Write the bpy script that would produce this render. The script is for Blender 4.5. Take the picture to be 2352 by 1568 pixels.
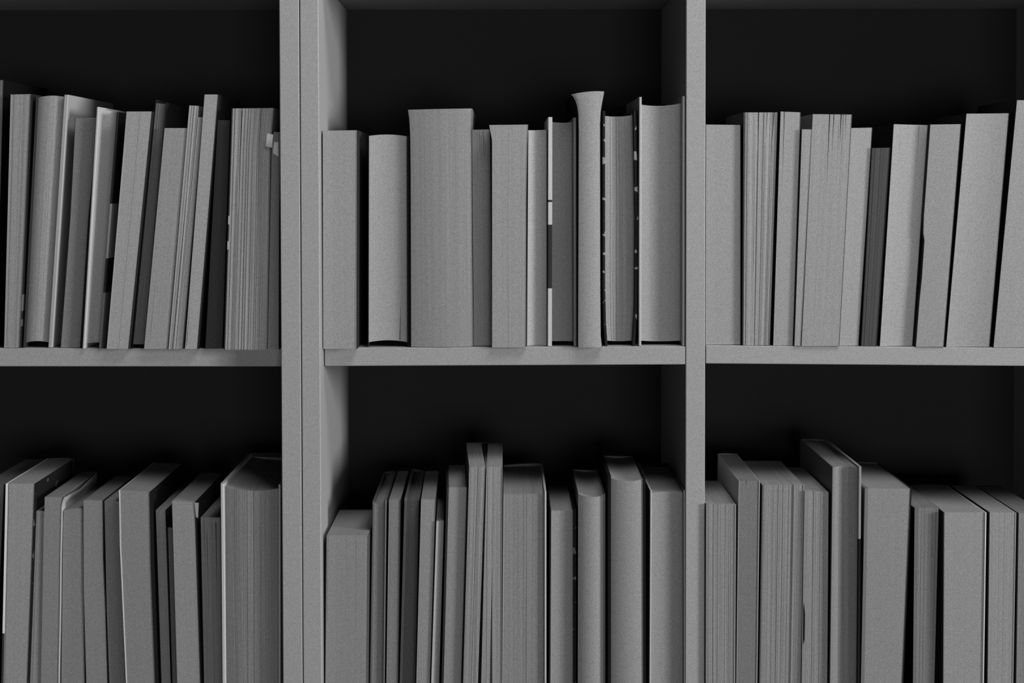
import bpy, math, random
from mathutils import Vector, Matrix

# ------------------------------------------------------------------ clear
for o in list(bpy.data.objects):
    bpy.data.objects.remove(o, do_unlink=True)
scene = bpy.context.scene
COL = scene.collection

# ------------------------------------------------------------------ camera
# photograph frame 2352 x 1568; horizon (eye level) lies high in the frame, so the lens is shifted
W, H = 2352.0, 1568.0
FPX = 3555.0                      # focal length in pixels
PITCH, ROLL = 0.027, 0.0018
CX, CY = 1160.0, 415.0 + FPX * math.tan(PITCH)
EYE = Vector((0.0, -1.5, 1.5))
_F = Vector((0, math.cos(PITCH), -math.sin(PITCH)))
_R0 = Vector((1, 0, 0))
_U0 = Vector((0, math.sin(PITCH), math.cos(PITCH)))
_R = (_R0 - _U0 * ROLL).normalized()
_U = (_U0 + _R0 * ROLL).normalized()

cam_data = bpy.data.cameras.new('camera')
cam_data.sensor_width = 36.0
cam_data.sensor_fit = 'HORIZONTAL'
cam_data.lens = FPX / W * 36.0
cam_data.shift_x = (W / 2 - CX) / W
cam_data.shift_y = (CY - H / 2) / W
cam_data.clip_start = 0.05
cam_data.dof.use_dof = True
cam_data.dof.focus_distance = 1.53
cam_data.dof.aperture_fstop = 5.0
cam = bpy.data.objects.new('camera', cam_data)
COL.objects.link(cam)
cam.matrix_world = Matrix(((_R.x, _U.x, -_F.x, EYE.x), (_R.y, _U.y, -_F.y, EYE.y),
                           (_R.z, _U.z, -_F.z, EYE.z), (0, 0, 0, 1)))
scene.camera = cam


def P(px, py, y):
    """Point on the vertical plane at depth y seen at a photograph pixel."""
    d = _F + _R * ((px - CX) / FPX) - _U * ((py - CY) / FPX)
    return EYE + d * ((y - EYE.y) / d.y)


# ------------------------------------------------------------------ light and exposure
world = bpy.data.worlds.new('room_gloom')
scene.world = world
world.use_nodes = True
wbg = world.node_tree.nodes['Background']
wbg.inputs[0].default_value = (1, 1, 1, 1)
wbg.inputs[1].default_value = 0.012


def area(name, loc, target, sx, sy, power):
    l = bpy.data.lights.new(name, 'AREA')
    l.shape = 'RECTANGLE'
    l.size, l.size_y, l.energy = sx, sy, power
    o = bpy.data.objects.new(name, l)
    COL.objects.link(o)
    o.location = loc
    o.rotation_euler = (Vector(target) - Vector(loc)).to_track_quat('-Z', 'Y').to_euler()
    return o


area('window_light', (5.4, -2.75, 2.05), (0.0, 0.0, 1.3), 1.25, 1.5, 370)
area('ceiling_light', (0.60, -0.66, 2.85), (0.0, 0.03, 1.3), 1.1, 0.45, 25)
area('front_fill_light', (0.6, -4.6, 1.10), (0.0, 0.0, 1.3), 1.6, 1.0, 60)  # weak frontal fill, added to lift the book fronts; no known window there

vs = scene.view_settings
vs.view_transform = 'Standard'
vs.look = 'None'
vs.exposure = 0.0
vs.gamma = 1.0
vs.use_curve_mapping = False

# ------------------------------------------------------------------ materials
_mats = {}


def _new(name):
    m = bpy.data.materials.new(name)
    m.use_nodes = True
    nt = m.node_tree
    b = nt.nodes['Principled BSDF']
    b.inputs['Roughness'].default_value = 0.8
    b.inputs['Specular IOR Level'].default_value = 0.2
    return m, nt, b


def _math(nt, op, a, b, clamp=False):
    n = nt.nodes.new('ShaderNodeMath')
    n.operation = op
    n.use_clamp = clamp
    for i, v in enumerate((a, b)):
        if isinstance(v, (int, float)):
            n.inputs[i].default_value = v
        else:
            nt.links.new(v, n.inputs[i])
    return n.outputs[0]


def _noise(nt, vec, scale, detail=1.0, rough=0.5):
    n = nt.nodes.new('ShaderNodeTexNoise')
    n.inputs['Scale'].default_value = scale
    n.inputs['Detail'].default_value = detail
    n.inputs['Roughness'].default_value = rough
    nt.links.new(vec, n.inputs['Vector'])
    return n.outputs['Fac']


def _grain(nt, amount):
    """fine mottling of fibre / lacquer, about a millimetre across; factor around 1"""
    tc = nt.nodes.new('ShaderNodeTexCoord')
    mp = nt.nodes.new('ShaderNodeMapping')          # turned so that no face lies in a lattice plane of the noise
    mp.inputs['Rotation'].default_value = (0.53, 0.61, 0.34)
    nt.links.new(tc.outputs['Object'], mp.inputs['Vector'])
    f = _noise(nt, mp.outputs[0], 1500.0, 1.0, 0.6)
    f = _math(nt, 'SUBTRACT', f, 0.5)
    f = _math(nt, 'MULTIPLY', f, amount)
    return _math(nt, 'ADD', f, 1.0)


def _grey(nt, val, b):
    c = nt.nodes.new('ShaderNodeCombineColor')
    for i in range(3):
        nt.links.new(val, c.inputs[i])
    nt.links.new(c.outputs[0], b.inputs['Base Color'])


def laminate(name, tone, rough=0.55, grain=1.25):
    key = (name, tone)
    if key in _mats:
        return _mats[key]
    m, nt, b = _new(name)
    b.inputs['Roughness'].default_value = rough
    _grey(nt, _math(nt, 'MULTIPLY', _grain(nt, grain), tone), b)
    _mats[key] = m
    return m


def paper(tone, line):
    """edge of a block of leaves: streaks run along the leaves (UV u = mm across the thickness)"""
    key = ('paper', round(tone, 3), round(line, 2))
    if key in _mats:
        return _mats[key]
    m, nt, b = _new('paper_edge')
    uv = nt.nodes.new('ShaderNodeUVMap')
    mp = nt.nodes.new('ShaderNodeMapping')
    mp.inputs['Scale'].default_value = (1.0, 0.004, 1.0)
    nt.links.new(uv.outputs[0], mp.inputs['Vector'])
    n1 = _noise(nt, mp.outputs[0], 0.95, 3.0, 0.65)
    n2 = _noise(nt, mp.outputs[0], 0.22, 1.0, 0.5)
    a = _math(nt, 'MULTIPLY', _math(nt, 'SUBTRACT', n1, 0.5), 1.5 * line)
    c = _math(nt, 'MULTIPLY', _math(nt, 'SUBTRACT', n2, 0.5), 0.35 * line + 0.04)
    f = _math(nt, 'ADD', _math(nt, 'ADD', a, c), 1.0)
    f = _math(nt, 'MULTIPLY', f, _grain(nt, 1.4))
    f = _math(nt, 'MULTIPLY', f, tone * 0.7)
    f = _math(nt, 'MAXIMUM', f, 0.003)
    b.inputs['Roughness'].default_value = 0.95
    b.inputs['Specular IOR Level'].default_value = 0.1
    _grey(nt, f, b)
    _mats[key] = m
    return m


def cover(tone, rough=0.5, bands=None, speckle=None):
    """printed cover; bands = [(from mm above the shelf, tone), ...] changes of print along the height"""
    tone *= 0.7
    key = ('cover', round(tone, 3), rough, str(bands), str(speckle))
    if key in _mats:
        return _mats[key]
    m, nt, b = _new('printed_cover')
    b.inputs['Roughness'].default_value = rough if tone > 0.05 else 0.85
    b.inputs['Specular IOR Level'].default_value = 0.25 if tone > 0.05 else 0.08
    base = None
    if bands or speckle:
        uv = nt.nodes.new('ShaderNodeUVMap')
        sep = nt.nodes.new('ShaderNodeSeparateXYZ')
        nt.links.new(uv.outputs[0], sep.inputs[0])
    if bands:
        ramp = nt.nodes.new('ShaderNodeValToRGB')
        ramp.color_ramp.interpolation = 'CONSTANT'
        els = ramp.color_ramp.elements
        els[0].position = 0.0
        els[0].color = (tone, tone, tone, 1)
        els.remove(els[1])
        for pos, tn in bands:
            e = els.new(pos / 300.0)
            e.color = (tn * 0.7, tn * 0.7, tn * 0.7, 1)
        nt.links.new(_math(nt, 'DIVIDE', sep.outputs[1], 300.0), ramp.inputs[0])
        base = ramp.outputs[0]
    elif speckle:
        n = _noise(nt, uv.outputs[0], speckle[0], 2.0, 0.6)
        f = _math(nt, 'GREATER_THAN', n, speckle[1])
        f = _math(nt, 'MULTIPLY', f, speckle[2] * 0.7 - tone)
        base = _math(nt, 'ADD', f, tone)
    g = _grain(nt, 0.7)
    f = _math(nt, 'MULTIPLY', g, base if base is not None else tone)
    _grey(nt, f, b)
    _mats[key] = m
    return m


PANEL = laminate('grey_laminate', 0.25)
BACK = laminate('dark_backing_board', 0.016, 0.8, 1.2)

# ------------------------------------------------------------------ mesh helpers


def mesh_obj(name, verts, faces, mat, parent=None, uvs=None, smooth=False):
    me = bpy.data.meshes.new(name)
    me.from_pydata([tuple(v) for v in verts], [], faces)
    if uvs is not None:
        l = me.uv_layers.new(name='UVMap')
        flat = []
        for p in me.polygons:
            for vi in p.vertices:
                flat.extend(uvs[vi])
        l.data.foreach_set('uv', flat)
    me.materials.append(mat)
    me.validate()
    me.update()
    o = bpy.data.objects.new(name, me)
    COL.objects.link(o)
    if parent is not None:
        o.parent = parent
    return o


def empty(name, loc, label, cat, group=None):
    o = bpy.data.objects.new(name, None)
    o.empty_display_size = 0.02
    COL.objects.link(o)
    o.location = loc
    o['label'] = label
    o['category'] = cat
    if group:
        o['group'] = group
    return o


def slab(name, mat, parent, origin, x0, x1, y0, y1, z0, z1, c=0.0007, dz0=0.0, dz1=0.0):
    """board with eased (chamfered) edges; dz0 / dz1 lift its left / right end"""
    pts = []
    for sx, X in ((1, x0), (-1, x1)):
        for sy, Y in ((1, y0), (-1, y1)):
            for sz, Z in ((1, z0), (-1, z1)):
                lift = dz0 if sx == 1 else dz1
                pts.append(((X + sx * c, Y + sy * c, Z + lift), 'z'))
                pts.append(((X + sx * c, Y, Z + sz * c + lift), 'y'))
                pts.append(((X, Y + sy * c, Z + sz * c + lift), 'x'))
    v = [tuple(Vector(p) - origin) for p, _ in pts]

    def i(a, b_, d, k):
        return ((a * 2 + b_) * 2 + d) * 3 + k
    f = []
    for d in (0, 1):
        q = [i(0, 0, d, 0), i(1, 0, d, 0), i(1, 1, d, 0), i(0, 1, d, 0)]
        f.append(q if d else q[::-1])
    for b_ in (0, 1):
        q = [i(0, b_, 0, 1), i(1, b_, 0, 1), i(1, b_, 1, 1), i(0, b_, 1, 1)]
        f.append(q if not b_ else q[::-1])
    for a in (0, 1):
        q = [i(a, 0, 0, 2), i(a, 1, 0, 2), i(a, 1, 1, 2), i(a, 0, 1, 2)]
        f.append(q if a else q[::-1])
    for b_ in (0, 1):
        for d in (0, 1):
            f.append([i(0, b_, d, 0), i(1, b_, d, 0), i(1, b_, d, 1), i(0, b_, d, 1)])
    for a in (0, 1):
        for d in (0, 1):
            f.append([i(a, 0, d, 0), i(a, 1, d, 0), i(a, 1, d, 2), i(a, 0, d, 2)])
        for b_ in (0, 1):
            f.append([i(a, b_, 0, 1), i(a, b_, 1, 1), i(a, b_, 1, 2), i(a, b_, 0, 2)])
    for a in (0, 1):
        for b_ in (0, 1):
            for d in (0, 1):
                f.append([i(a, b_, d, 0), i(a, b_, d, 1), i(a, b_, d, 2)])
    o = mesh_obj(name, v, f, mat, parent)
    import bmesh
    bm = bmesh.new()
    bm.from_mesh(o.data)
    bmesh.ops.recalc_face_normals(bm, faces=bm.faces)
    bm.to_mesh(o.data)
    bm.free()
    return o


# ------------------------------------------------------------------ room shell and bookcases
YS = 0.030            # front of shelves and divider, set back from the side panels
YB = 0.272            # back board
TOPZ = 2.05


def X(px, y):
    return P(px, 797.0, y).x


xa1, xa2 = X(645.6, 0), X(690.8, 0)          # right side panel of the left bookcase
xb1, xb2 = X(692.6, 0), X(735.3, 0)          # left side panel of the right bookcase
xd1, xd2 = X(1575.0, YS), X(1619.6, YS)      # divider
CW = xd1 - xb2
xl = xa1 - CW * 1.075                                # inner face of the left bookcase's other side
xr = xd2 + CW * 1.075

PITCH_Z = 0.362
TH = 0.0180


def shelf_line(pxa, pya, pxb, pyb):
    a, b = P(pxa, pya, YS), P(pxb, pyb, YS)
    return a, b


def ztop_fn(line):
    a, b = line

    def f(x):
        return a.z + (b.z - a.z) * (x - a.x) / (b.x - a.x)
    return f


L_LEFT = shelf_line(0, 799.6, 640, 799.8)
L_MID = shelf_line(745, 798.9, 1573, 795.2)
L_RIGHT = shelf_line(1620, 793.0, 2352, 798.6)
Z_LEFT, Z_MID, Z_RIGHT = ztop_fn(L_LEFT), ztop_fn(L_MID), ztop_fn(L_RIGHT)
ZMEAN = Z_MID((xb2 + xd1) / 2)
Z_LOW = ZMEAN - PITCH_Z


def plain(name, verts, faces, mat):
    o = mesh_obj(name, verts, faces, mat)
    o['kind'] = 'structure'
    return o


WALL = laminate('wall_paint', 0.10, 0.9, 0.2)
FLOOR = laminate('floor_boards', 0.06, 0.6, 0.3)


def sbox(name, x0, x1, y0, y1, z0, z1, mat):
    o = slab(name, mat, None, Vector((0, 0, 0)), x0, x1, y0, y1, z0, z1, 0.001)
    o['kind'] = 'structure'
    return o


sbox('floor', -3.0, 5.9, -5.4, 0.40, -0.10, 0.0, FLOOR)
sbox('wall_back', -3.0, 5.9, 0.30, 0.40, 0.0, 2.9, WALL)


def bookcase(label, xs, cells, uprights):
    """xs: outer x range; cells: (x0, x1, list of shelf (z_left, z_right)); uprights: (name, x0, x1, y front)"""
    org = Vector(((xs[0] + xs[1]) / 2, 0.14, 0.0))
    root = empty('bookcase', org, label, 'bookcase', 'bookcases side by side')
    for nm, x0, x1, yf in uprights:
        slab(nm, PANEL, root, org, x0, x1, yf, YB, 0.0, TOPZ)
    for x0, x1, levels in cells:
        for zl, zr in levels:
            slab('shelf', PANEL, root, org, x0, x1, YS, YB, -TH, 0.0, 0.0006, zl, zr)
    slab('top_panel', PANEL, root, org, xs[0] + 0.002, xs[1] - 0.002, 0.001, YB, TOPZ + 0.0004, TOPZ + 0.0184)
    slab('back_panel', BACK, root, org, xs[0] + 0.001, xs[1] - 0.001, YB + 0.0003, YB + 0.006, 0.002, TOPZ)
    return root


def levels(fn, x0, x1, n_up=1, n_down=3):
    out = [(fn(x0), fn(x1))]
    for k in range(1, n_down + 1):
        out.append((ZMEAN - PITCH_Z * k,) * 2)
    for k in range(1, n_up + 1):
        out.append((ZMEAN + (PITCH_Z + 0.016) * k,) * 2)
    return out


G = 0.0006
bookcase('left grey bookcase with dark back, its side panel left of the dark vertical seam',
         (xl - 0.0185, xa2),
         [(xl + G, xa1 - G, levels(Z_LEFT, xl, xa1))],
         [('side_panel', xl - 0.0185, xl, 0.0), ('side_panel', xa1, xa2, 0.0)])
bookcase('right grey bookcase with a divider between two columns of shelves, right of the seam',
         (xb1, xr + 0.0185),
         [(X(745.2, YS), xd1 - G, levels(Z_MID, xb2, xd1)), (xd2 + G, xr - G, levels(Z_RIGHT, xd2, xr))],
         [('side_panel', xb1, xb2, 0.0), ('divider', xd1, xd2, YS), ('side_panel', xr, xr + 0.0185, 0.0)])

# ------------------------------------------------------------------ books
rng = random.Random(7)


class Edge:
    """side line of a book in the front plane: x as a function of z, from photograph points"""

    def __init__(self, pts, yf, zb):
        self.p = sorted([(q.z, q.x) for q in (P(x, y, yf) for x, y in pts)])
        self.zb = zb
        self.zt = self.p[-1][0]

    def x(self, z):
        p = self.p
        if z <= p[0][0] or len(p) == 1:
            a, b = p[0], p[1]
        elif z >= p[-1][0]:
            a, b = p[-2], p[-1]
        else:
            for a, b in zip(p, p[1:]):
                if a[0] <= z <= b[0]:
                    break
        return a[1] + (b[1] - a[1]) * (z - a[0]) / (b[0] - a[0])


def page_block(root, org, L, R, yf, depth, mat, rel=0.12, strip=1.25, cv=0.0, at=0.0, ab=0.0, yaw=0.0,
               slits=(), zb=None, rows=11, name='page_block', skew=0.0):
    zbl = zbr = zb
    ts = set(i / (rows - 1) for i in range(rows))
    for s in slits:
        ts.add(s[2])
        ts.add(s[3])
        ts.add(min(1, s[2] + 0.003))
        ts.add(max(0, s[3] - 0.003))
    for E in (L, R):
        for z, _ in E.p:
            t = (E.zt - z) / (E.zt - zb)
            if 0 < t < 1:
                ts.add(t)
    if len(L.p) > 3:
        for k in range(1, 8):
            ts.add(0.02 * k)
    ts = sorted(ts)
    n = len(ts)
    width = abs(R.x(R.zt) - L.x(L.zt))
    wb = abs(R.x(zb) - L.x(zb))
    wid = max(width, wb)
    if rel <= 0.061:
        rel = 0.0
    # strips: bundles of leaves; boundaries are functions of t only inside slits
    cuts = [0.0]
    while cuts[-1] < 1.0:
        cuts.append(cuts[-1] + rng.uniform(0.55, 1.45) * strip * 0.001 / wid)
    cuts[-1] = 1.0
    if len(cuts) > 2 and cuts[-1] - cuts[-2] < 0.3 * strip * 0.001 / wid:
        cuts.pop(-2)
    zones = []
    for (u0, u1, t0, t1, w0, w1, dp) in slits:
        hw = max(w0, w1) * 0.5 * 0.001 / wid + 0.1 * strip * 0.001 / wid
        zones.append((min(u0, u1) - hw, max(u0, u1) + hw))
    cuts = [c for c in cuts if c in (0.0, 1.0) or not any(a <= c <= b for a, b in zones)]
    strips = []          # (left bound fn, right bound fn, relief fn)
    bounds = [(c, None) for c in cuts]
    for s in slits:
        bounds.append(((s[0] + s[1]) / 2, s))
    bounds.sort(key=lambda q: q[0])

    def uc(s, t):
        t0, t1 = s[2], s[3]
        k = min(1, max(0, (t - t0) / (t1 - t0)))
        return s[0] + (s[1] - s[0]) * k

    def wd(s, t):
        t0, t1 = s[2], s[3]
        if t < t0 - 1e-6 or t > t1 + 1e-6:
            return 0.0
        k = (t - t0) / (t1 - t0)
        return (s[4] + (s[5] - s[4]) * k) * 0.001 / wid
    seq = []             # list of boundary functions with relief between them
    prev = None
    for c, s in bounds:
        if s is None:
            cur = (lambda t, c=c: c)
            if prev is not None:
                r = -abs(rng.gauss(0, rel)) * 0.001 * (2.2 if rel > 0.1 and rng.random() < 0.12 else 1.0)
                strips.append((prev, cur, (lambda t, r=r: -r)))
            prev = cur
        else:
            a = (lambda t, s=s: uc(s, t) - wd(s, t) / 2)
            b = (lambda t, s=s: uc(s, t) + wd(s, t) / 2)
            r = abs(rng.gauss(0, rel)) * 0.001
            strips.append((prev, a, (lambda t, r=r: r)))
            strips.append((a, b, (lambda t, s=s: s[6] * 0.001 if wd(s, t) > 0 else 0.0)))
            prev = b
    V, Fc, UV = [], [], []

    def pt(u, t, dy, back=False):
        zl = L.zt + (zbl - L.zt) * t
        zr = R.zt + (zbr - R.zt) * t
        xl_, xr_ = L.x(zl), R.x(zr)
        q = 4 * u * (1 - u)
        x = xl_ + (xr_ - xl_) * u
        z = zl + (zr - zl) * u + (at * (1 - t) + ab * t) * q * 0.001
        y = yf + dy + (cv * q) * 0.001 + skew * u * 0.001
        if back:
            y = yf + depth
        x += yaw * (y - yf)
        return Vector((x, y, z)) - org
    hz = (L.zt - zb) * 1000
    cols = []
    for (a, b, r) in strips:
        for f in (a, b):
            col = []
            for t in ts:
                u = f(t)
                V.append(pt(u, t, r(t)))
                UV.append((u * wid * 1000, (1 - t) * hz))
                col.append(len(V) - 1)
            # back row: top and bottom
            u = f(0)
            V.append(pt(u, 0, 0, True))
            UV.append((u * wid * 1000, hz + depth * 1000))
            bt = len(V) - 1
            u = f(1)
            V.append(pt(u, 1, 0, True))
            UV.append((u * wid * 1000, -depth * 1000))
            bb = len(V) - 1
            cols.append((col, bt, bb))
    for k in range(0, len(cols), 2):
        (c0, t0, b0), (c1, t1, b1) = cols[k], cols[k + 1]
        for j in range(n - 1):
            Fc.append((c0[j + 1], c1[j + 1], c1[j], c0[j]))
        Fc.append((c0[0], c1[0], t1, t0))
        Fc.append((c0[-1], b0, b1, c1[-1]))
        if k + 2 < len(cols):
            c2 = cols[k + 2][0]
            for j in range(n - 1):
                Fc.append((c1[j + 1], c2[j + 1], c2[j], c1[j]))
    backs = []
    for (c, bt, bb), f, flip in ((cols[0], strips[0][0], False), (cols[-1], strips[-1][1], True)):
        bc = [bt]
        for t in ts[1:-1]:
            V.append(pt(f(t), t, 0, True))
            UV.append((f(t) * wid * 1000, (1 - t) * hz))
            bc.append(len(V) - 1)
        bc.append(bb)
        for j in range(n - 1):
            q = (c[j + 1], c[j], bc[j], bc[j + 1])
            Fc.append(q[::-1] if flip else q)
        backs.append(bc)
    for j in range(n - 1):
        Fc.append((backs[0][j], backs[1][j], backs[1][j + 1], backs[0][j + 1]))
    return mesh_obj(name, V, Fc, mat, root, UV)


def board(root, org, E, side, th, y0, y1, zb, zt, mat, yaw=0.0, yf=0.0, ch=0.0, rows=9, name='cover', curl=None,
          wob=0.0):
    """one cover: side -1 lies left of the edge, +1 right of it"""
    V, Fc, UV = [], [], []
    zs = [zb + (zt - zb) * i / (rows - 1) for i in range(rows)]
    zs = sorted(set(zs + [z for z, _ in E.p if zb < z < zt]))
    if curl:
        zs = sorted(set(zs + [zt - curl[1] * 0.001 * k / 6 for k in range(7)]))
    ys = [y0, y0 + (y1 - y0) * 0.33, y0 + (y1 - y0) * 0.66, y1] if curl else [y0, y1]

    def xin(z, y):
        x = E.x(z) + yaw * (y - yf)
        if wob:
            x += side * wob * 0.001 * (0.5 + 0.5 * math.sin(z * 60.0))
        if curl:
            k = max(0.0, 1 - (zt - z) / (curl[1] * 0.001))
            g = (y - y0) / (y1 - y0)
            x += side * curl[0] * 0.001 * k * k * math.sin(math.pi * min(1.0, 0.12 + g * 1.1))
        return x
    loops = []
    for z in zs:
        x = [xin(z, y) for y in ys]
        s = side
        loop = []
        # outer side from back to front, then inner side from front to back
        for i in range(len(ys) - 1, 0, -1):
            loop.append((x[i] + s * th, ys[i]))
        loop.append((x[0] + s * th, y0 + ch))
        if ch:
            loop.append((x[0] + s * (th - ch), y0))
            loop.append((x[0] + s * ch, y0))
        loop.append((x[0], y0 + ch))
        for i in range(1, len(ys)):
            loop.append((x[i], ys[i]))
        ids = []
        for (a, b) in loop:
            V.append(Vector((a, b, z)) - org)
            UV.append(((b - y0) * 1000 + (a - x[0]) * 1000, (z - zb) * 1000))
            ids.append(len(V) - 1)
        loops.append(ids)
    m = len(loops[0])
    for a, b in zip(loops, loops[1:]):
        for i in range(m):
            j = (i + 1) % m
            Fc.append((a[i], a[j], b[j], b[i]) if side > 0 else (a[j], a[i], b[i], b[j]))
    Fc.append(tuple(loops[0]) if side < 0 else tuple(reversed(loops[0])))
    Fc.append(tuple(reversed(loops[-1])) if side < 0 else tuple(loops[-1]))
    o = mesh_obj(name, V, Fc, mat, root, UV)
    import bmesh
    bm = bmesh.new()
    bm.from_mesh(o.data)
    bmesh.ops.recalc_face_normals(bm, faces=bm.faces)
    bm.to_mesh(o.data)
    bm.free()
    return o


def spine(root, org, L, R, tl, tr, y0, th, zb, ztl, ztr, mat, yaw, yf):
    V, Fc, UV = [], [], []
    m = 7
    rows = 5
    for i in range(rows):
        t = i / (rows - 1)
        zl = zb + (ztl - zb) * t
        zr = zb + (ztr - zb) * t
        xa, xb = L.x(zl) - tl, R.x(zr) + tr
        for k in range(m):
            u = k / (m - 1)
            q = 4 * u * (1 - u) * min(0.004, 0.12 * abs(xb - xa))
            for d in (0, th):
                y = y0 + q + d
                V.append(Vector((xa + (xb - xa) * u + yaw * (y - yf), y, zl + (zr - zl) * u)) - org)
                UV.append((u * 30, zl * 1000))
    def I(i, k, d):
        return (i * m + k) * 2 + d
    for i in range(rows - 1):
        for k in range(m - 1):
            Fc.append((I(i, k, 0), I(i, k + 1, 0), I(i + 1, k + 1, 0), I(i + 1, k, 0)))
            Fc.append((I(i, k + 1, 1), I(i, k, 1), I(i + 1, k, 1), I(i + 1, k + 1, 1)))
        Fc.append((I(i, 0, 1), I(i, 0, 0), I(i + 1, 0, 0), I(i + 1, 0, 1)))
        Fc.append((I(i, m - 1, 0), I(i, m - 1, 1), I(i + 1, m - 1, 1), I(i + 1, m - 1, 0)))
    for k in range(m - 1):
        Fc.append((I(0, k, 1), I(0, k + 1, 1), I(0, k + 1, 0), I(0, k, 0)))
        j = rows - 1
        Fc.append((I(j, k, 0), I(j, k + 1, 0), I(j, k + 1, 1), I(j, k, 1)))
    return mesh_obj('spine', V, Fc, mat, root, UV)


GROUPS = {'TL': 'books on the upper left shelf', 'TM': 'books on the upper middle shelf',
          'TR': 'books on the upper right shelf', 'BL': 'books on the lower left shelf',
          'BM': 'books on the lower middle shelf', 'BR': 'books on the lower right shelf'}
ZF = {'TL': Z_LEFT, 'TM': Z_MID, 'TR': Z_RIGHT}
REG = []


def book(row, label, Lp, Rp, yf, depth=125, tone=0.34, line=0.25, rel=0.12, hard=False, lt=None, rt=None,
         lc=0.05, rc=0.05, sc=None, ltop=0.0, rtop=0.0, cfront=None, cv=0.0, at=0.0, ab=0.0, yaw=0.0, slits=(),
         gap=None, strip=1.25, lmat=None, rmat=None, rcurl=None, halves=None, skew=0.0, lwob=0.0, rwob=0.0):
    """Lp / Rp: photograph points down the left / right line of the page block (top first); yf, depth, relief
    in mm; lt / rt cover thickness in mm; ltop / rtop height of the covers above the leaves in mm"""
    yf *= 0.001
    depth *= 0.001
    cx = (P(*Lp[-1], yf).x + P(*Rp[-1], yf).x) / 2
    zs = ZF[row](cx) if row in ZF else Z_LOW
    zs += 0.0004
    if hard:
        lt = 2.6 if lt is None else lt
        rt = 2.6 if rt is None else rt
        gap = 4.0 if gap is None else gap
        cfront = 4.0 if cfront is None else cfront
        ltop = ltop or 3.5
        rtop = rtop or 3.5
    else:
        lt = 0.4 if lt is None else lt
        rt = 0.4 if rt is None else rt
        gap = 0.0 if gap is None else gap
        cfront = 0.3 if cfront is None else cfront
    zb = zs + gap * 0.001
    L = Edge(Lp, yf, zb)
    R = Edge(Rp, yf, zb)
    if L.p[0][0] < zb + 0.02:                      # measured foot: put it on the shelf
        L.p[0] = (zb, L.p[0][1])
    if R.p[0][0] < zb + 0.02:
        R.p[0] = (zb, R.p[0][1])
    org = Vector((cx, yf + depth / 2, zs))
    root = empty('hardback_book' if hard else 'paperback_book', org, label, 'book', GROUPS[row])
    pm = paper(tone, line)
    if halves:
        (Ra, Lb, ya, yb2) = halves
        Ea, Eb = Edge(Ra, yf, zb), Edge(Lb, yf, zb)
        page_block(root, org, L, Ea, yf, depth, pm, rel, strip, cv, at, ab, ya, [s[:7] for s in slits if s[7] == 0], zb)
        page_block(root, org, Eb, R, yf, depth, pm, rel, strip, cv, at, ab, yb2, [s[:7] for s in slits if s[7] == 1], zb)
    else:
        page_block(root, org, L, R, yf, depth, pm, rel, strip, cv, at, ab, yaw, slits, zb, skew=skew)
    lm = lmat or cover(lc)
    rm = rmat or cover(rc)
    ch = 0.0006 if hard else 0.0
    y0 = yf - cfront * 0.001
    y1 = yf + depth + 0.0005
    yl = halves[2] if halves else yaw
    yr = halves[3] if halves else yaw
    board(root, org, L, -1, lt * 0.001, y0, y1, zs, L.zt + ltop * 0.001, lm, yl, yf, ch, name='cover', wob=lwob)
    board(root, org, R, 1, rt * 0.001, y0 + skew * 0.001, y1, zs, R.zt + rtop * 0.001, rm, yr, yf, ch, name='cover', curl=rcurl,
          wob=rwob)
    spine(root, org, L, R, lt * 0.001, rt * 0.001, y1 + 0.0002, 0.0022 if hard else 0.0005, zs,
          L.zt + ltop * 0.001, R.zt + rtop * 0.001, cover(lc if sc is None else sc), (yl + yr) / 2, yf)
    REG.append((row, label, L, R, lt * .001, rt * .001, yf - cfront * .001, yf + depth, yl, yr, zs))
    return root, org, L, R


def slip(root, org, name, quad, y, th, mat, bulge=0.0, label=None):
    """small paper piece (marker, sticky tab, label) given by four photograph points, lying at depth y (mm)"""
    y *= 0.001
    n = 6
    V, Fc, UV = [], [], []
    c = [P(px, py, y) for px, py in quad]          # TL TR BR BL
    for i in range(n):
        t = i / (n - 1)
        a = c[0].lerp(c[3], t)
        b = c[1].lerp(c[2], t)
        for q in (a, b):
            for d in (0, th * 0.001):
                V.append(Vector((q.x, y - bulge * 0.001 * math.sin(math.pi * t) - d, q.z)) - org)
                UV.append((0, t))
    def I(i, k, d):
        return i * 4 + k * 2 + d
    for i in range(n - 1):
        Fc += [(I(i, 0, 1), I(i + 1, 0, 1), I(i + 1, 1, 1), I(i, 1, 1)),
               (I(i, 1, 0), I(i + 1, 1, 0), I(i + 1, 0, 0), I(i, 0, 0)),
               (I(i, 0, 0), I(i + 1, 0, 0), I(i + 1, 0, 1), I(i, 0, 1)),
               (I(i, 1, 1), I(i + 1, 1, 1), I(i + 1, 1, 0), I(i, 1, 0))]
    Fc += [(I(0, 0, 0), I(0, 0, 1), I(0, 1, 1), I(0, 1, 0)),
           (I(n - 1, 0, 1), I(n - 1, 0, 0), I(n - 1, 1, 0), I(n - 1, 1, 1))]
    o = mesh_obj(name, V, Fc, mat, root, UV)
    if label:
        o['label'] = label
    return o


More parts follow.
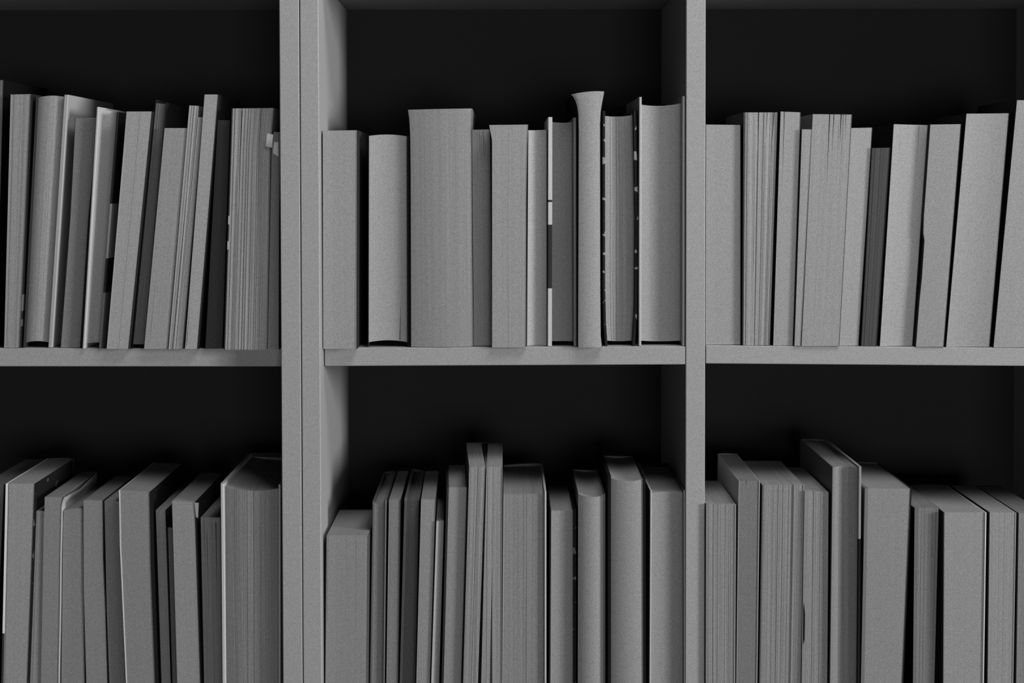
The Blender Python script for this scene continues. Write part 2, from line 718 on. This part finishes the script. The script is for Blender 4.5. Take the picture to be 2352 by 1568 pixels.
# ---- upper left shelf (left to right; these lean to the right)
book('TL', 'dim grey book cut off by the left picture edge on the upper left shelf',
     [(-34, 184), (-52, 798)], [(8, 184), (-9, 798)], 44, 150, 0.17, 0.4, 0.2, lc=0.03, rc=0.004)
book('TL', 'leaning lined paperback with black cover, second from left edge on upper left shelf',
     [(26, 217), (11, 798)], [(72, 216), (46, 798)], 33, 150, 0.31, 0.5, 0.2, lc=0.3, rc=0.02,
     rmat=cover(0.02, 0.5, [(20, 0.12), (28, 0.02), (36, 0.16), (52, 0.02)]), rt=0.7, cfront=0.8)
book('TL', 'leaning hardback with pale boards and rounded leaves, left part of upper left shelf',
     [(89, 224), (60, 789)], [(151, 223), (115, 788)], 40, 170, 0.35, 0.3, 0.1, hard=True, lt=1.2, rt=4.2, lc=0.03, rc=0.40,
     ltop=0.6, rtop=2.0, cv=-3.0, at=1.5, ab=1.9, gap=4.2, cfront=6)
book('TL', 'darker grey leaning paperback, shorter than the pale hardback at its left, upper left shelf',
     [(174, 271), (162, 500), (140, 799)], [(225, 270), (202, 500), (183, 799)], 34, 120, 0.235, 0.12, 0.05, lc=0.03, rc=0.12)
r_, o_, L_, R_ = book('TL', 'leaning hardback with bright hollow fore-edge and black right cover, upper left shelf',
     [(232, 250), (200, 789)], [(272, 259), (232, 789)], 32, 110, 0.40, 0.12, 0.05, hard=True, lt=2.5, rt=2.2, lc=0.5, rc=0.02,
     ltop=1.6, rtop=0.6, cv=9.0, gap=4.4, cfront=7, rmat=cover(0.18, 0.6, [(54, 0.015), (88, 0.34), (142, 0.01)]))
r_, o_, L_, R_ = book('TL', 'pale two-part paperback split by a fine vertical seam, upper left shelf',
     [(292, 256), (246, 801)], [(349, 256), (295, 801)], 21, 120, 0.36, 0.14, 0.06, lc=0.36, rc=0.02,
     slits=[(0.53, 0.53, 0.0, 1.0, 0.28, 0.28, 0.8)])
slip(r_, o_, 'inserted_leaf', [(285.5, 326), (287.5, 326), (247.5, 799), (245.5, 799)], 20.5, 0.3, cover(0.42, 0.8))
book('TL', 'narrow dark book set back between two pale paperbacks, upper left shelf',
     [(359, 237), (306, 798)], [(382, 239), (333, 798)], 31, 115, 0.15, 0.9, 0.25, lc=0.015, rc=0.015, ltop=3.5, rtop=1.5, cfront=2.5,
     gap=3.5)
book('TL', 'short plain paperback with flat pale leaves, right of the narrow dark book, upper left shelf',
     [(379, 294), (332, 801)], [(430, 294), (385, 801)], 21, 115, 0.315, 0.2, 0.06, lc=0.25, rc=0.06,
     slits=[(0.21, 0.20, 0.70, 0.90, 0.1, 0.3, 3)])
book('TL', 'thin tall bright paperback with parted leaves, leaning on upper left shelf',
     [(436, 242), (388, 801)], [(454, 243), (405, 801)], 20, 120, 0.38, 0.6, 0.35, lc=0.3, rc=0.35, strip=1.0,
     slits=[(0.55, 0.4, 0.35, 1.0, 0.2, 0.5, 3)])
book('TL', 'thin greyish low book squeezed beside the thin tall bright one, upper left shelf',
     [(456, 269), (408, 801)], [(465, 269), (419, 801)], 21, 115, 0.24, 0.6, 0.25, lc=0.4, rc=0.1)
book('TL', 'tall narrow pale paperback, tallest right of middle on upper left shelf',
     [(471, 217), (426, 801)], [(501, 217), (453, 801)], 20, 125, 0.36, 0.15, 0.06, lc=0.3, rc=0.02,
     slits=[(0.08, 0.06, 0.82, 0.97, 0.0, 0.7, 3)])
book('TL', 'charcoal-edged book between black gaps, third from right on upper left shelf',
     [(500.5, 276), (472, 799)], [(528, 276), (510, 799)], 25, 110, 0.062, 0.5, 0.15, lc=0.012, rc=0.012, lt=0.4, rt=0.8)
book('TL', 'thick well-thumbed paperback with many uneven leaf lines, upper left shelf',
     [(535, 249), (517, 802)], [(628, 248), (620, 340), (612, 802)], 14, 125, 0.34, 1.0, 0.6, lc=0.03, rc=0.3, strip=1.1,
     lmat=cover(0.03, 0.5, [(98, 0.4), (106, 0.03), (122, 0.42), (131, 0.04)]), cfront=1.2, lt=0.9,
     slits=[(0.15, 0.16, 0.0, 0.2, 0.3, 0.1, 4), (0.22, 0.22, 0.0, 0.4, 1.1, 0.1, 6), (0.58, 0.60, 0.0, 0.3, 0.3, 0.1, 3),
            (0.70, 0.72, 0.0, 0.45, 0.7, 0.15, 4), (0.82, 0.82, 0.0, 0.6, 0.3, 0.1, 3)])
r_, o_, L_, R_ = book('TL', 'grey book with two sticky tabs at its top, against the bookcase side, upper left shelf',
     [(629, 303), (624, 345), (615, 801)], [(644, 303), (641, 500), (640, 801)], 17, 115, 0.25, 0.35, 0.15, lc=0.05, rc=0.05)
slip(r_, o_, 'sticky_tab', [(614, 306), (628, 309), (625, 339), (610, 336)], 12.5, 0.2, cover(0.75, 0.8), 1.5, 'pale sticky tab')
slip(r_, o_, 'sticky_tab', [(630, 326), (640, 326), (640, 360), (627, 352)], 15, 0.2, cover(0.75, 0.8), 1.0, 'pale sticky tab')

# ---- upper middle shelf
book('TM', 'pale upright paperback standing against the left panel on the upper middle shelf',
     [(742, 300), (743, 799)], [(820, 299), (819, 797)], 18, 120, 0.33, 0.15, 0.06, lc=0.2, rc=0.03, rt=0.5,
     slits=[(0.965, 0.955, 0.0, 1.0, 0.25, 0.35, 2)])
book('TM', 'black hardback with smooth pale rounded leaves, second on upper middle shelf',
     [(848, 312), (847, 785)], [(935, 313), (936, 786)], 38, 140, 0.36, 0.05, 0.03, hard=True, lt=0.8, rt=2.6, lc=0.012, rc=0.012,
     ltop=0.4, rtop=0.3, cv=2.0, at=1.6, ab=1.8, gap=4.2, cfront=3, slits=[(0.83, 0.80, 0.80, 0.99, 0.0, 0.9, 5)])
book('TM', 'widest paperback of the upper middle shelf, a thick grey block flaring at its top left',
     [(938, 252), (941, 275), (943, 310), (944, 400), (945, 796)], [(1084, 249), (1082, 300), (1084, 600), (1086, 796)], 33, 130,
     0.275, 0.4, 0.05, lc=0.1, rc=0.2, cv=-3)
book('TM', 'low grey paperback with parted top leaves right of the widest paperback, upper middle shelf',
     [(1085, 298), (1089, 796)], [(1125, 297), (1129, 796)], 40, 120, 0.29, 0.2, 0.1, lc=0.2, rc=0.1,
     slits=[(0.28, 0.30, 0.03, 0.17, 0.2, 0.1, 4), (0.40, 0.42, 0.02, 0.12, 0.5, 0.05, 5), (0.5, 0.52, 0.03, 0.15, 0.3, 0.1, 4),
            (0.62, 0.66, 0.02, 0.14, 0.6, 0.1, 5), (0.72, 0.72, 0.05, 0.18, 0.2, 0.1, 4)])
r_, o_, L_, R_ = book('TM', 'pale two-tone paperback with a loose flap at its top left, centre of upper middle shelf',
     [(1129, 287), (1131, 330), (1131, 797)], [(1212, 286), (1210, 330), (1208, 450), (1207, 797)], 24, 125, 0.325, 0.25, 0.05, lc=0.2, rc=0.3,
     slits=[(0.46, 0.48, 0.0, 1.0, 0.12, 0.2, 0.6)])
slip(r_, o_, 'loose_flap', [(1123.5, 287), (1128, 287), (1130.5, 318), (1129.5, 318)], 23.5, 0.4, cover(0.3, 0.8))
book('TM', 'low pale paperback between the two-tone paperback and a white-jacketed hardback, upper middle shelf',
     [(1214, 299), (1211, 796)], [(1255, 298), (1255, 796)], 38, 125, 0.36, 0.05, 0.03, lc=0.2, rc=0.1, cv=4)
book('TM', 'hardback whose white left jacket edge carries a black band, upper middle shelf',
     [(1268, 280), (1267, 788)], [(1316, 280), (1317, 788)], 42, 140, 0.24, 0.15, 0.05, hard=True, lt=4.2, rt=3.0, lc=0.44, rc=0.27,
     ltop=4.5, rtop=4.0, at=-0.8, ab=0.2, gap=4.0, cfront=8,
     lmat=cover(0.62, 0.5, [(57.0, 0.012), (120.5, 0.64), (142.0, 0.03), (145.0, 0.64)]))
book('TM', 'tallest paperback of upper middle shelf, fanning out wide at its top',
     [(1312, 217), (1317, 222), (1322, 231), (1326, 244), (1328.5, 262), (1329.5, 300), (1328.5, 640), (1328, 797)],
     [(1388, 210), (1386.5, 220), (1383, 237), (1380, 256), (1378.5, 285), (1379, 660), (1380, 770), (1383, 798)], 22, 130,
     0.335, 0.12, 0.05, lc=0.008, rc=0.01, at=1.2, cv=-2,
     slits=[(0.035, 0.03, 0.0, 0.11, 0.9, 0.05, 3), (0.09, 0.07, 0.0, 0.08, 0.35, 0.05, 3)])
book('TM', 'hardback with lined leaves and dark speckled jacket, second from right on upper middle shelf',
     [(1389, 266), (1389, 650), (1391, 740), (1394, 788)], [(1453, 264), (1457, 500), (1456, 700), (1451, 787)], 42, 140, 0.30, 0.7, 0.2,
     hard=True, lt=2.9, rt=3.2, ltop=4.5, rtop=3.5, at=-1.0, ab=-0.9, gap=4.4, cfront=7, strip=1.6, cv=3, lc=0.02, rc=0.02,
     lmat=cover(0.018, 0.4, None, (0.085, 0.60, 0.3)), rmat=cover(0.018, 0.4, None, (0.05, 0.60, 0.34)))
book('TM', 'large pale hardback against the divider at the right end of the upper middle shelf',
     [(1472, 240), (1471, 789)], [(1565, 237), (1564.5, 786)], 42, 150, 0.30, 0.1, 0.04, hard=True, lt=2.6, rt=2.6, ltop=7.0, rtop=6.5, lc=0.45, rc=0.34, sc=0.03,
     at=-1.7, ab=-1.2, gap=4.2, cfront=9, cv=5)

# ---- upper right shelf
book('TR', 'smooth pale paperback touching the divider, left end of upper right shelf',
     [(1622, 286), (1621, 793)], [(1700, 287), (1700, 793)], 35, 120, 0.35, 0.06, 0.03, lc=0.1, rc=0.1)
book('TR', 'pale paperback with strongly parted leaves, second on upper right shelf',
     [(1709, 258), (1706, 793)], [(1786, 258), (1768, 793)], 31, 120, 0.355, 0.85, 0.45, lc=0.03, rc=0.015, lt=0.7, strip=1.1, cfront=0.8,
     slits=[(0.03, 0.02, 0.0, 1.0, 0.7, 0.5, 4), (0.43, 0.43, 0.0, 0.15, 0.9, 0.1, 5), (0.69, 0.66, 0.0, 0.12, 0.6, 0.1, 4),
            (0.90, 0.88, 0.0, 0.12, 1.0, 0.1, 5), (0.33, 0.35, 0.18, 0.62, 0.1, 0.5, 3), (0.86, 0.84, 0.08, 0.22, 0.5, 0.1, 4)])
book('TR', 'plain pale paperback with one fine slit, third on upper right shelf',
     [(1793, 256), (1776, 794)], [(1838, 258), (1820, 794)], 31, 120, 0.345, 0.08, 0.04, lc=0.02, rc=0.1,
     slits=[(0.19, 0.20, 0.0, 0.30, 0.7, 0.05, 4)])
book('TR', 'thin low paperback pressed to a taller parted one, fourth on upper right shelf',
     [(1842, 297), (1825, 794)], [(1864, 297), (1838, 794)], 28, 110, 0.335, 0.35, 0.05, lc=0.05, rc=0.2)
book('TR', 'thick pale paperback with leaves parted at its top right, middle of upper right shelf',
     [(1868, 262), (1842, 794)], [(1956, 263), (1927, 795)], 28, 125, 0.33, 0.35, 0.05, lc=0.36, rc=0.1,
     slits=[(0.43, 0.44, 0.0, 0.30, 1.0, 0.1, 5), (0.54, 0.54, 0.0, 0.16, 0.8, 0.05, 5), (0.73, 0.73, 0.0, 0.14, 1.1, 0.05, 6),
            (0.79, 0.79, 0.0, 0.20, 0.4, 0.05, 4), (0.85, 0.87, 0.0, 0.12, 0.5, 0.05, 4), (0.68, 0.69, 0.06, 0.25, 0.3, 0.05, 4)])
book('TR', 'slim bright paperback left of the dark-edged book, upper right shelf',
     [(1954, 294), (1928, 795)], [(2003, 293), (1971, 795)], 34, 115, 0.365, 0.08, 0.04, lc=0.1, rc=0.05)
book('TR', 'short dark-edged book, the only dark one on the upper right shelf',
     [(2003, 340), (1978, 796)], [(2044, 339), (2013, 796)], 32, 110, 0.085, 0.8, 0.2, lc=0.012, rc=0.02)
book('TR', 'bright paperback with cracked shaded right side, right of the short dark-edged book, upper right shelf',
     [(2053, 285), (2021, 796)], [(2133, 287), (2097, 797)], 32, 120, 0.36, 0.06, 0.04, lc=0.03, rc=0.1, cv=1, skew=4,
     slits=[(0.22, 0.22, 0.02, 0.18, 0.15, 0.1, 1.5), (0.76, 0.77, 0.01, 0.25, 0.3, 0.05, 3)])
book('TR', 'grey paperback with a ragged worn left edge, third from right on upper right shelf',
     [(2137, 286), (2127, 430), (2122, 500), (2121, 535), (2123.5, 552), (2117.5, 640), (2112, 692), (2104, 797)],
     [(2207, 285), (2167, 797)], 29, 120, 0.315, 0.06, 0.05, lc=0.05, rc=0.02)
book('TR', 'wide smooth paperback between two black gaps, upper right shelf',
     [(2220, 261), (2173, 797)], [(2317, 260), (2272, 797)], 30, 120, 0.34, 0.05, 0.03, lc=0.02, rc=0.02, cv=2)
book('TR', 'tall pale book cut off by the right picture edge, upper right shelf',
     [(2336, 230), (2282, 798)], [(2420, 230), (2366, 798)], 30, 125, 0.34, 0.12, 0.04, lc=0.02, rc=0.1)

# ---- lower left shelf
book('BL', 'dark sliver of a book cut off at the left picture edge, lower left shelf',
     [(-40, 1112), (-62, 1568)], [(9, 1112), (-11, 1568)], 44, 140, 0.15, 0.4, 0.15, lc=0.02, rc=0.02)
book('BL', 'tall pale paperback with white left edge and black patterned right cover, lower left shelf',
     [(18, 1110), (8, 1568)], [(80, 1110), (63, 1568)], 25, 135, 0.32, 0.2, 0.06, lc=0.5, rc=0.014, lt=1.9, rt=0.5, cfront=0.6,
     lmat=cover(0.05, 0.5, [(78, 0.8)]), rmat=cover(0.012, 0.4, None, (0.05, 0.63, 0.10)), slits=[(0.035, 0.04, 0.0, 1.0, 0.6, 0.6, 1)])
book('BL', 'small low paperback with a bright right edge, third on lower left shelf',
     [(84, 1173), (69, 1568)], [(101.5, 1173), (94.5, 1568)], 30, 115, 0.29, 0.35, 0.12, lc=0.02, rc=0.72, rt=0.9, cfront=1)
book('BL', 'slim paperback with a wavy curling right cover, lower left shelf',
     [(104, 1141), (97, 1568)], [(141, 1141), (134, 1568)], 28, 130, 0.25, 0.12, 0.05, lc=0.2, rc=0.5, rt=0.6, cfront=0.6, rcurl=(8, 11), rwob=0.3)
book('BL', 'low grey paperback behind the curling cover, fifth on lower left shelf',
     [(148, 1172), (146, 1200), (142, 1568)], [(189.5, 1167), (194, 1568)], 31, 120, 0.235, 0.12, 0.05, lc=0.2, rc=0.1, at=0.8)
book('BL', 'plain grey paperback with a black crack along its right, lower left shelf',
     [(192, 1149), (193, 1350), (199, 1568)], [(236, 1149), (237, 1280), (242, 1400), (247, 1568)], 30, 125, 0.25, 0.08, 0.04, lc=0.1, rc=0.02)
book('BL', 'slim grey paperback left of the large paperback with a bright edge, lower left shelf',
     [(240, 1150), (245.5, 1400), (251.5, 1568)], [(273, 1150), (287, 1568)], 31, 130, 0.235, 0.08, 0.04, lc=0.02, rc=0.1)
book('BL', 'large smooth paperback with bright left edge and black right side, centre of lower left shelf',
     [(276, 1125), (278, 1250), (292, 1568)], [(344, 1129), (347, 1300), (357, 1568)], 22, 150, 0.25, 0.08, 0.04, lc=0.66, rc=0.008, lt=1.0, cfront=0.8, sc=0.02)
book('BL', 'narrow lined paperback right of the black gap, lower left shelf',
     [(358, 1171), (371, 1568)], [(380, 1171), (392, 1568)], 36, 120, 0.26, 0.6, 0.15, lc=0.02, rc=0.02)
book('BL', 'very thin short dim book beside a pale paperback, lower left shelf',
     [(385.5, 1211), (396.5, 1568)], [(396, 1211), (407, 1568)], 40, 110, 0.17, 0.3, 0.1, lc=0.02, rc=0.02)
r_, o_, L_, R_ = book('BL', 'pale paperback with a projecting cover corner at its top right, lower left shelf',
     [(396, 1150), (408, 1568)], [(447, 1153), (460, 1568)], 25, 145, 0.29, 0.12, 0.05, lc=0.2, rc=0.02)
slip(r_, o_, 'cover_corner', [(447, 1154), (456.5, 1154), (455, 1189), (450, 1187)], 24.5, 0.4, cover(0.33, 0.7))
book('BL', 'low paperback with black-slitted leaves left of the biggest hardback, lower left shelf',
     [(461, 1188), (469, 1568)], [(506, 1188), (510, 1568)], 33, 120, 0.27, 0.6, 0.25, lc=0.02, rc=0.02,
     slits=[(0.18, 0.2, 0.02, 0.35, 0.4, 0.1, 5), (0.30, 0.32, 0.1, 0.5, 0.6, 0.1, 5), (0.62, 0.62, 0.05, 0.3, 0.3, 0.1, 4),
            (0.77, 0.80, 0.03, 0.45, 0.9, 0.1, 6)])
book('BL', 'biggest hardback of the lower left shelf, pale boards around a thick lined block',
     [(516, 1117), (520, 1568)], [(641, 1121), (641, 1568)], 18, 165, 0.25, 0.8, 0.12, hard=True, lt=3.4, rt=1.9, lc=0.52, rc=0.5, sc=0.04,
     ltop=3.5, rtop=4.5, at=-2.6, gap=4, cfront=4, cv=-4)

# ---- lower middle shelf
book('BM', 'low wide paperback with black left cover, left end of lower middle shelf',
     [(750.5, 1229), (747.5, 1568)], [(845, 1229), (842, 1568)], 16, 118, 0.265, 0.12, 0.05, lc=0.014, rc=0.1, lt=0.9, lwob=0.2, ltop=0.3,
     slits=[(0.03, 0.03, 0.0, 0.45, 0.3, 0.2, 2), (0.71, 0.72, 0.03, 0.65, 0.2, 0.05, 2), (0.48, 0.48, 0.03, 0.5, 0.1, 0.05, 1)])
book('BM', 'thin hardback with dark grey boards, second on lower middle shelf',
     [(861, 1156), (854, 1568)], [(884, 1153), (879, 1568)], 38, 150, 0.22, 0.15, 0.08, hard=True, yaw=-0.005, lt=2.2, rt=1.8, lc=0.10, rc=0.12, ltop=2.6, rtop=2.8,
     cfront=4)
book('BM', 'grey thin paperback with pale top-left corner, third on lower middle shelf',
     [(895, 1147), (889, 1568)], [(920, 1147), (914, 1568)], 37, 150, 0.225, 0.2, 0.08, lc=0.25, rc=0.015, lt=0.6, rt=0.5, cfront=1, yaw=-0.01)
book('BM', 'thin dark lined book with a grey board, fourth on lower middle shelf',
     [(936, 1148), (925, 1568)], [(963, 1147), (954, 1568)], 44, 150, 0.13, 0.9, 0.2, lc=0.14, rc=0.02, lt=2.8, rt=0.4, ltop=3, cfront=6, yaw=-0.015)
book('BM', 'slim pale paperback beside a much lower slim book, lower middle shelf',
     [(968, 1147), (957, 1568)], [(999.5, 1147), (986.5, 1568)], 27, 150, 0.28, 0.15, 0.06, lc=0.25, rc=0.2, yaw=-0.022)
book('BM', 'lowest slim bright book of lower middle shelf, left of a paperback with black side',
     [(1003, 1197), (991, 1568)], [(1018.5, 1197), (1007.5, 1568)], 25, 110, 0.33, 0.1, 0.05, lc=0.2, rc=0.2, cv=2, yaw=-0.03)
book('BM', 'plain paperback with black left cover line, left of the tall split book, lower middle shelf',
     [(1031, 1119), (1019, 1568)], [(1072, 1119), (1059, 1568)], 24, 120, 0.285, 0.08, 0.04, lc=0.03, rc=0.02, lt=2.2, rt=1.0, ltop=0.4, cfront=1.2, yaw=-0.042)
r_, o_, L_, R_ = book('BM', 'tallest book of the lower middle shelf, its leaves split into two halves',
     [(1078, 1072), (1064, 1568)], [(1153, 1072), (1151, 1568)], 19, 140, 0.30, 0.9, 0.25, lc=0.06, rc=0.3, rt=0.4, cfront=0.6,
     halves=([(1115, 1072), (1098, 1568)], [(1117.5, 1072), (1105, 1568)], -0.045, 0.0),
     slits=[(0.72, 0.80, 0.25, 1.0, 0.1, 0.5, 6, 0), (0.62, 0.70, 0.0, 1.0, 0.2, 0.2, 3, 0), (0.08, 0.25, 0.0, 0.8, 0.3, 0.3, 4, 1),
            (0.45, 0.5, 0.40, 1.0, 0.05, 3.2, 12, 1)])
for ya_ in (-0.026, -0.012):
    E_ = Edge([(1116.3, 1072), (1101.5, 1568)], 0.018, Z_LOW)
    board(r_, o_, E_, 1, 0.00025, 0.0185, 0.150, Z_LOW + 0.003, E_.zt - 0.001, cover(0.4, 0.8), ya_, 0.018, name='loose_leaf')
book('BM', 'thick paperback with a thin pale cover rim at its right, centre of lower middle shelf',
     [(1158, 1135), (1155, 1568)], [(1250, 1133), (1250, 1568)], 30, 145, 0.25, 0.55, 0.1, hard=True, lt=0.9, rt=2.0, lc=0.3, rc=0.5, sc=0.2, ltop=2,
     rtop=3, cfront=4, gap=3, slits=[(0.56, 0.56, 0.12, 1.0, 0.05, 0.3, 2)])
book('BM', 'low grey paperback with dark mottled right cover, fifth from right on lower middle shelf',
     [(1266, 1173), (1264, 1568)], [(1316, 1173), (1316, 1568)], 38, 125, 0.255, 0.15, 0.06, lc=0.01, rc=0.02, lt=1.6, rt=3.0, ltop=0.5, rtop=2, cfront=2,
     rmat=cover(0.012, 0.4, None, (0.06, 0.62, 0.12)), cv=2)
book('BM', 'pale paperback with a bulging curved top edge, third from right on lower middle shelf',
     [(1329, 1134), (1328, 1568)], [(1387, 1136), (1387, 1568)], 34, 130, 0.29, 0.06, 0.03, lc=0.12, rc=0.14, rt=1.2, at=-2.0, cv=-4, cfront=2, rtop=1.5, sc=0.01)
book('BM', 'tall smooth paperback with black covers, second from right on lower middle shelf',
     [(1403, 1098), (1403, 1568)], [(1477, 1099), (1478, 1568)], 30, 125, 0.275, 0.04, 0.03, lc=0.008, rc=0.008, lt=3.2, rt=2.4, at=-2.0, cv=-4,
     ltop=3, rtop=3.5, cfront=2)
book('BM', 'pale-edged hardback against the divider, right end of lower middle shelf',
     [(1496, 1131), (1494, 1568)], [(1568.5, 1131), (1569, 1568)], 34, 140, 0.255, 0.05, 0.03, hard=True, lt=1.6, rt=1.4, lc=0.45, rc=0.14, ltop=3, rtop=3, sc=0.01,
     cfront=4, cv=4)

# ---- lower right shelf
book('BR', 'low lined paperback touching the divider, left end of lower right shelf',
     [(1622, 1157), (1621, 1568)], [(1688, 1158), (1686, 1568)], 27, 120, 0.275, 0.85, 0.15, lc=0.05, rc=0.36, rt=0.9, cfront=0.8,
     slits=[(0.07, 0.07, 0.0, 1.0, 0.2, 0.2, 1.5)])
book('BR', 'darker smooth paperback with a worn torn corner, second on lower right shelf',
     [(1698, 1104), (1697, 1140), (1692, 1568)], [(1743, 1104), (1737, 1568)], 27, 150, 0.195, 0.15, 0.06, lc=0.42, rc=0.36, rt=0.9, cfront=0.8,
     slits=[(0.35, 0.36, 0.0, 0.03, 0.5, 0.1, 3)])
book('BR', 'thick paperback with heavily lined leaves, third on lower right shelf',
     [(1751, 1113), (1744, 1568)], [(1845, 1113), (1837, 1568)], 26, 130, 0.265, 0.95, 0.3, lc=0.05, rc=0.3, rt=0.7, strip=1.4,
     slits=[(0.65, 0.64, 0.0, 1.0, 0.6, 0.5, 1.2), (0.88, 0.87, 0.0, 1.0, 0.2, 0.3, 1)])
book('BR', 'lined paperback with a small black notch in its left edge, fourth on lower right shelf',
     [(1849, 1127), (1842, 1568)], [(1903, 1130), (1900, 1568)], 24, 125, 0.28, 0.85, 0.15, lc=0.3, rc=0.05, rt=0.3,
     slits=[(0.36, 0.36, 0.0, 1.0, 0.6, 0.5, 1.2), (0.03, 0.03, 0.56, 0.68, 2.6, 2.6, 8)])
book('BR', 'tallest book of lower right shelf, dim hollow fore-edge and pale right cover top',
     [(1912, 1074), (1906, 1568)], [(1974, 1077), (1970, 1568)], 22, 160, 0.21, 0.8, 0.1, hard=True, lt=0.8, rt=2.6, lc=0.1, rc=0.3, ltop=1.2, rtop=2.0,
     cv=10, cfront=3, skew=6, rmat=cover(0.012, 0.5, [(170, 0.30)]))
book('BR', 'wide smooth paperback with black right cover, middle of lower right shelf',
     [(1994, 1121), (1985, 1568)], [(2091, 1122), (2072, 1568)], 26, 135, 0.27, 0.08, 0.04, lc=0.16, rc=0.012, lt=3.4, rt=1.2, rtop=0.8, cfront=0.6)
book('BR', 'low dim lined paperback between two black gaps, lower right shelf',
     [(2101, 1166), (2097, 1568)], [(2156, 1166), (2146, 1568)], 32, 125, 0.205, 0.7, 0.2, lc=0.012, rc=0.012, rt=0.3,
     slits=[(0.05, 0.06, 0.0, 0.6, 0.3, 0.2, 3), (0.15, 0.13, 0.0, 0.5, 0.3, 0.2, 3), (0.75, 0.76, 0.0, 0.6, 0.2, 0.1, 3), (0.9, 0.9, 0.0, 0.7, 0.3, 0.2, 3)])
book('BR', 'wide pale paperback with a bright right rim and fine black line, lower right shelf',
     [(2169, 1176), (2167, 1568)], [(2262, 1176), (2256, 1568)], 26, 135, 0.30, 0.12, 0.05, lc=0.10, rc=0.58, rt=1.3, cfront=1.2, lt=0.8)
book('BR', 'pale paperback right of the fine black line, second from right on lower right shelf',
     [(2273, 1176), (2268, 1568)], [(2332, 1177), (2325, 1568)], 27, 135, 0.30, 0.3, 0.08, lc=0.012, rc=0.34, rt=0.8, lt=0.9, cfront=0.6)
book('BR', 'grey book cut off by the right picture edge, lower right shelf',
     [(2340, 1178), (2334, 1568)], [(2400, 1178), (2392, 1568)], 33, 135, 0.24, 0.2, 0.08, lc=0.012, rc=0.1, lt=1.0)
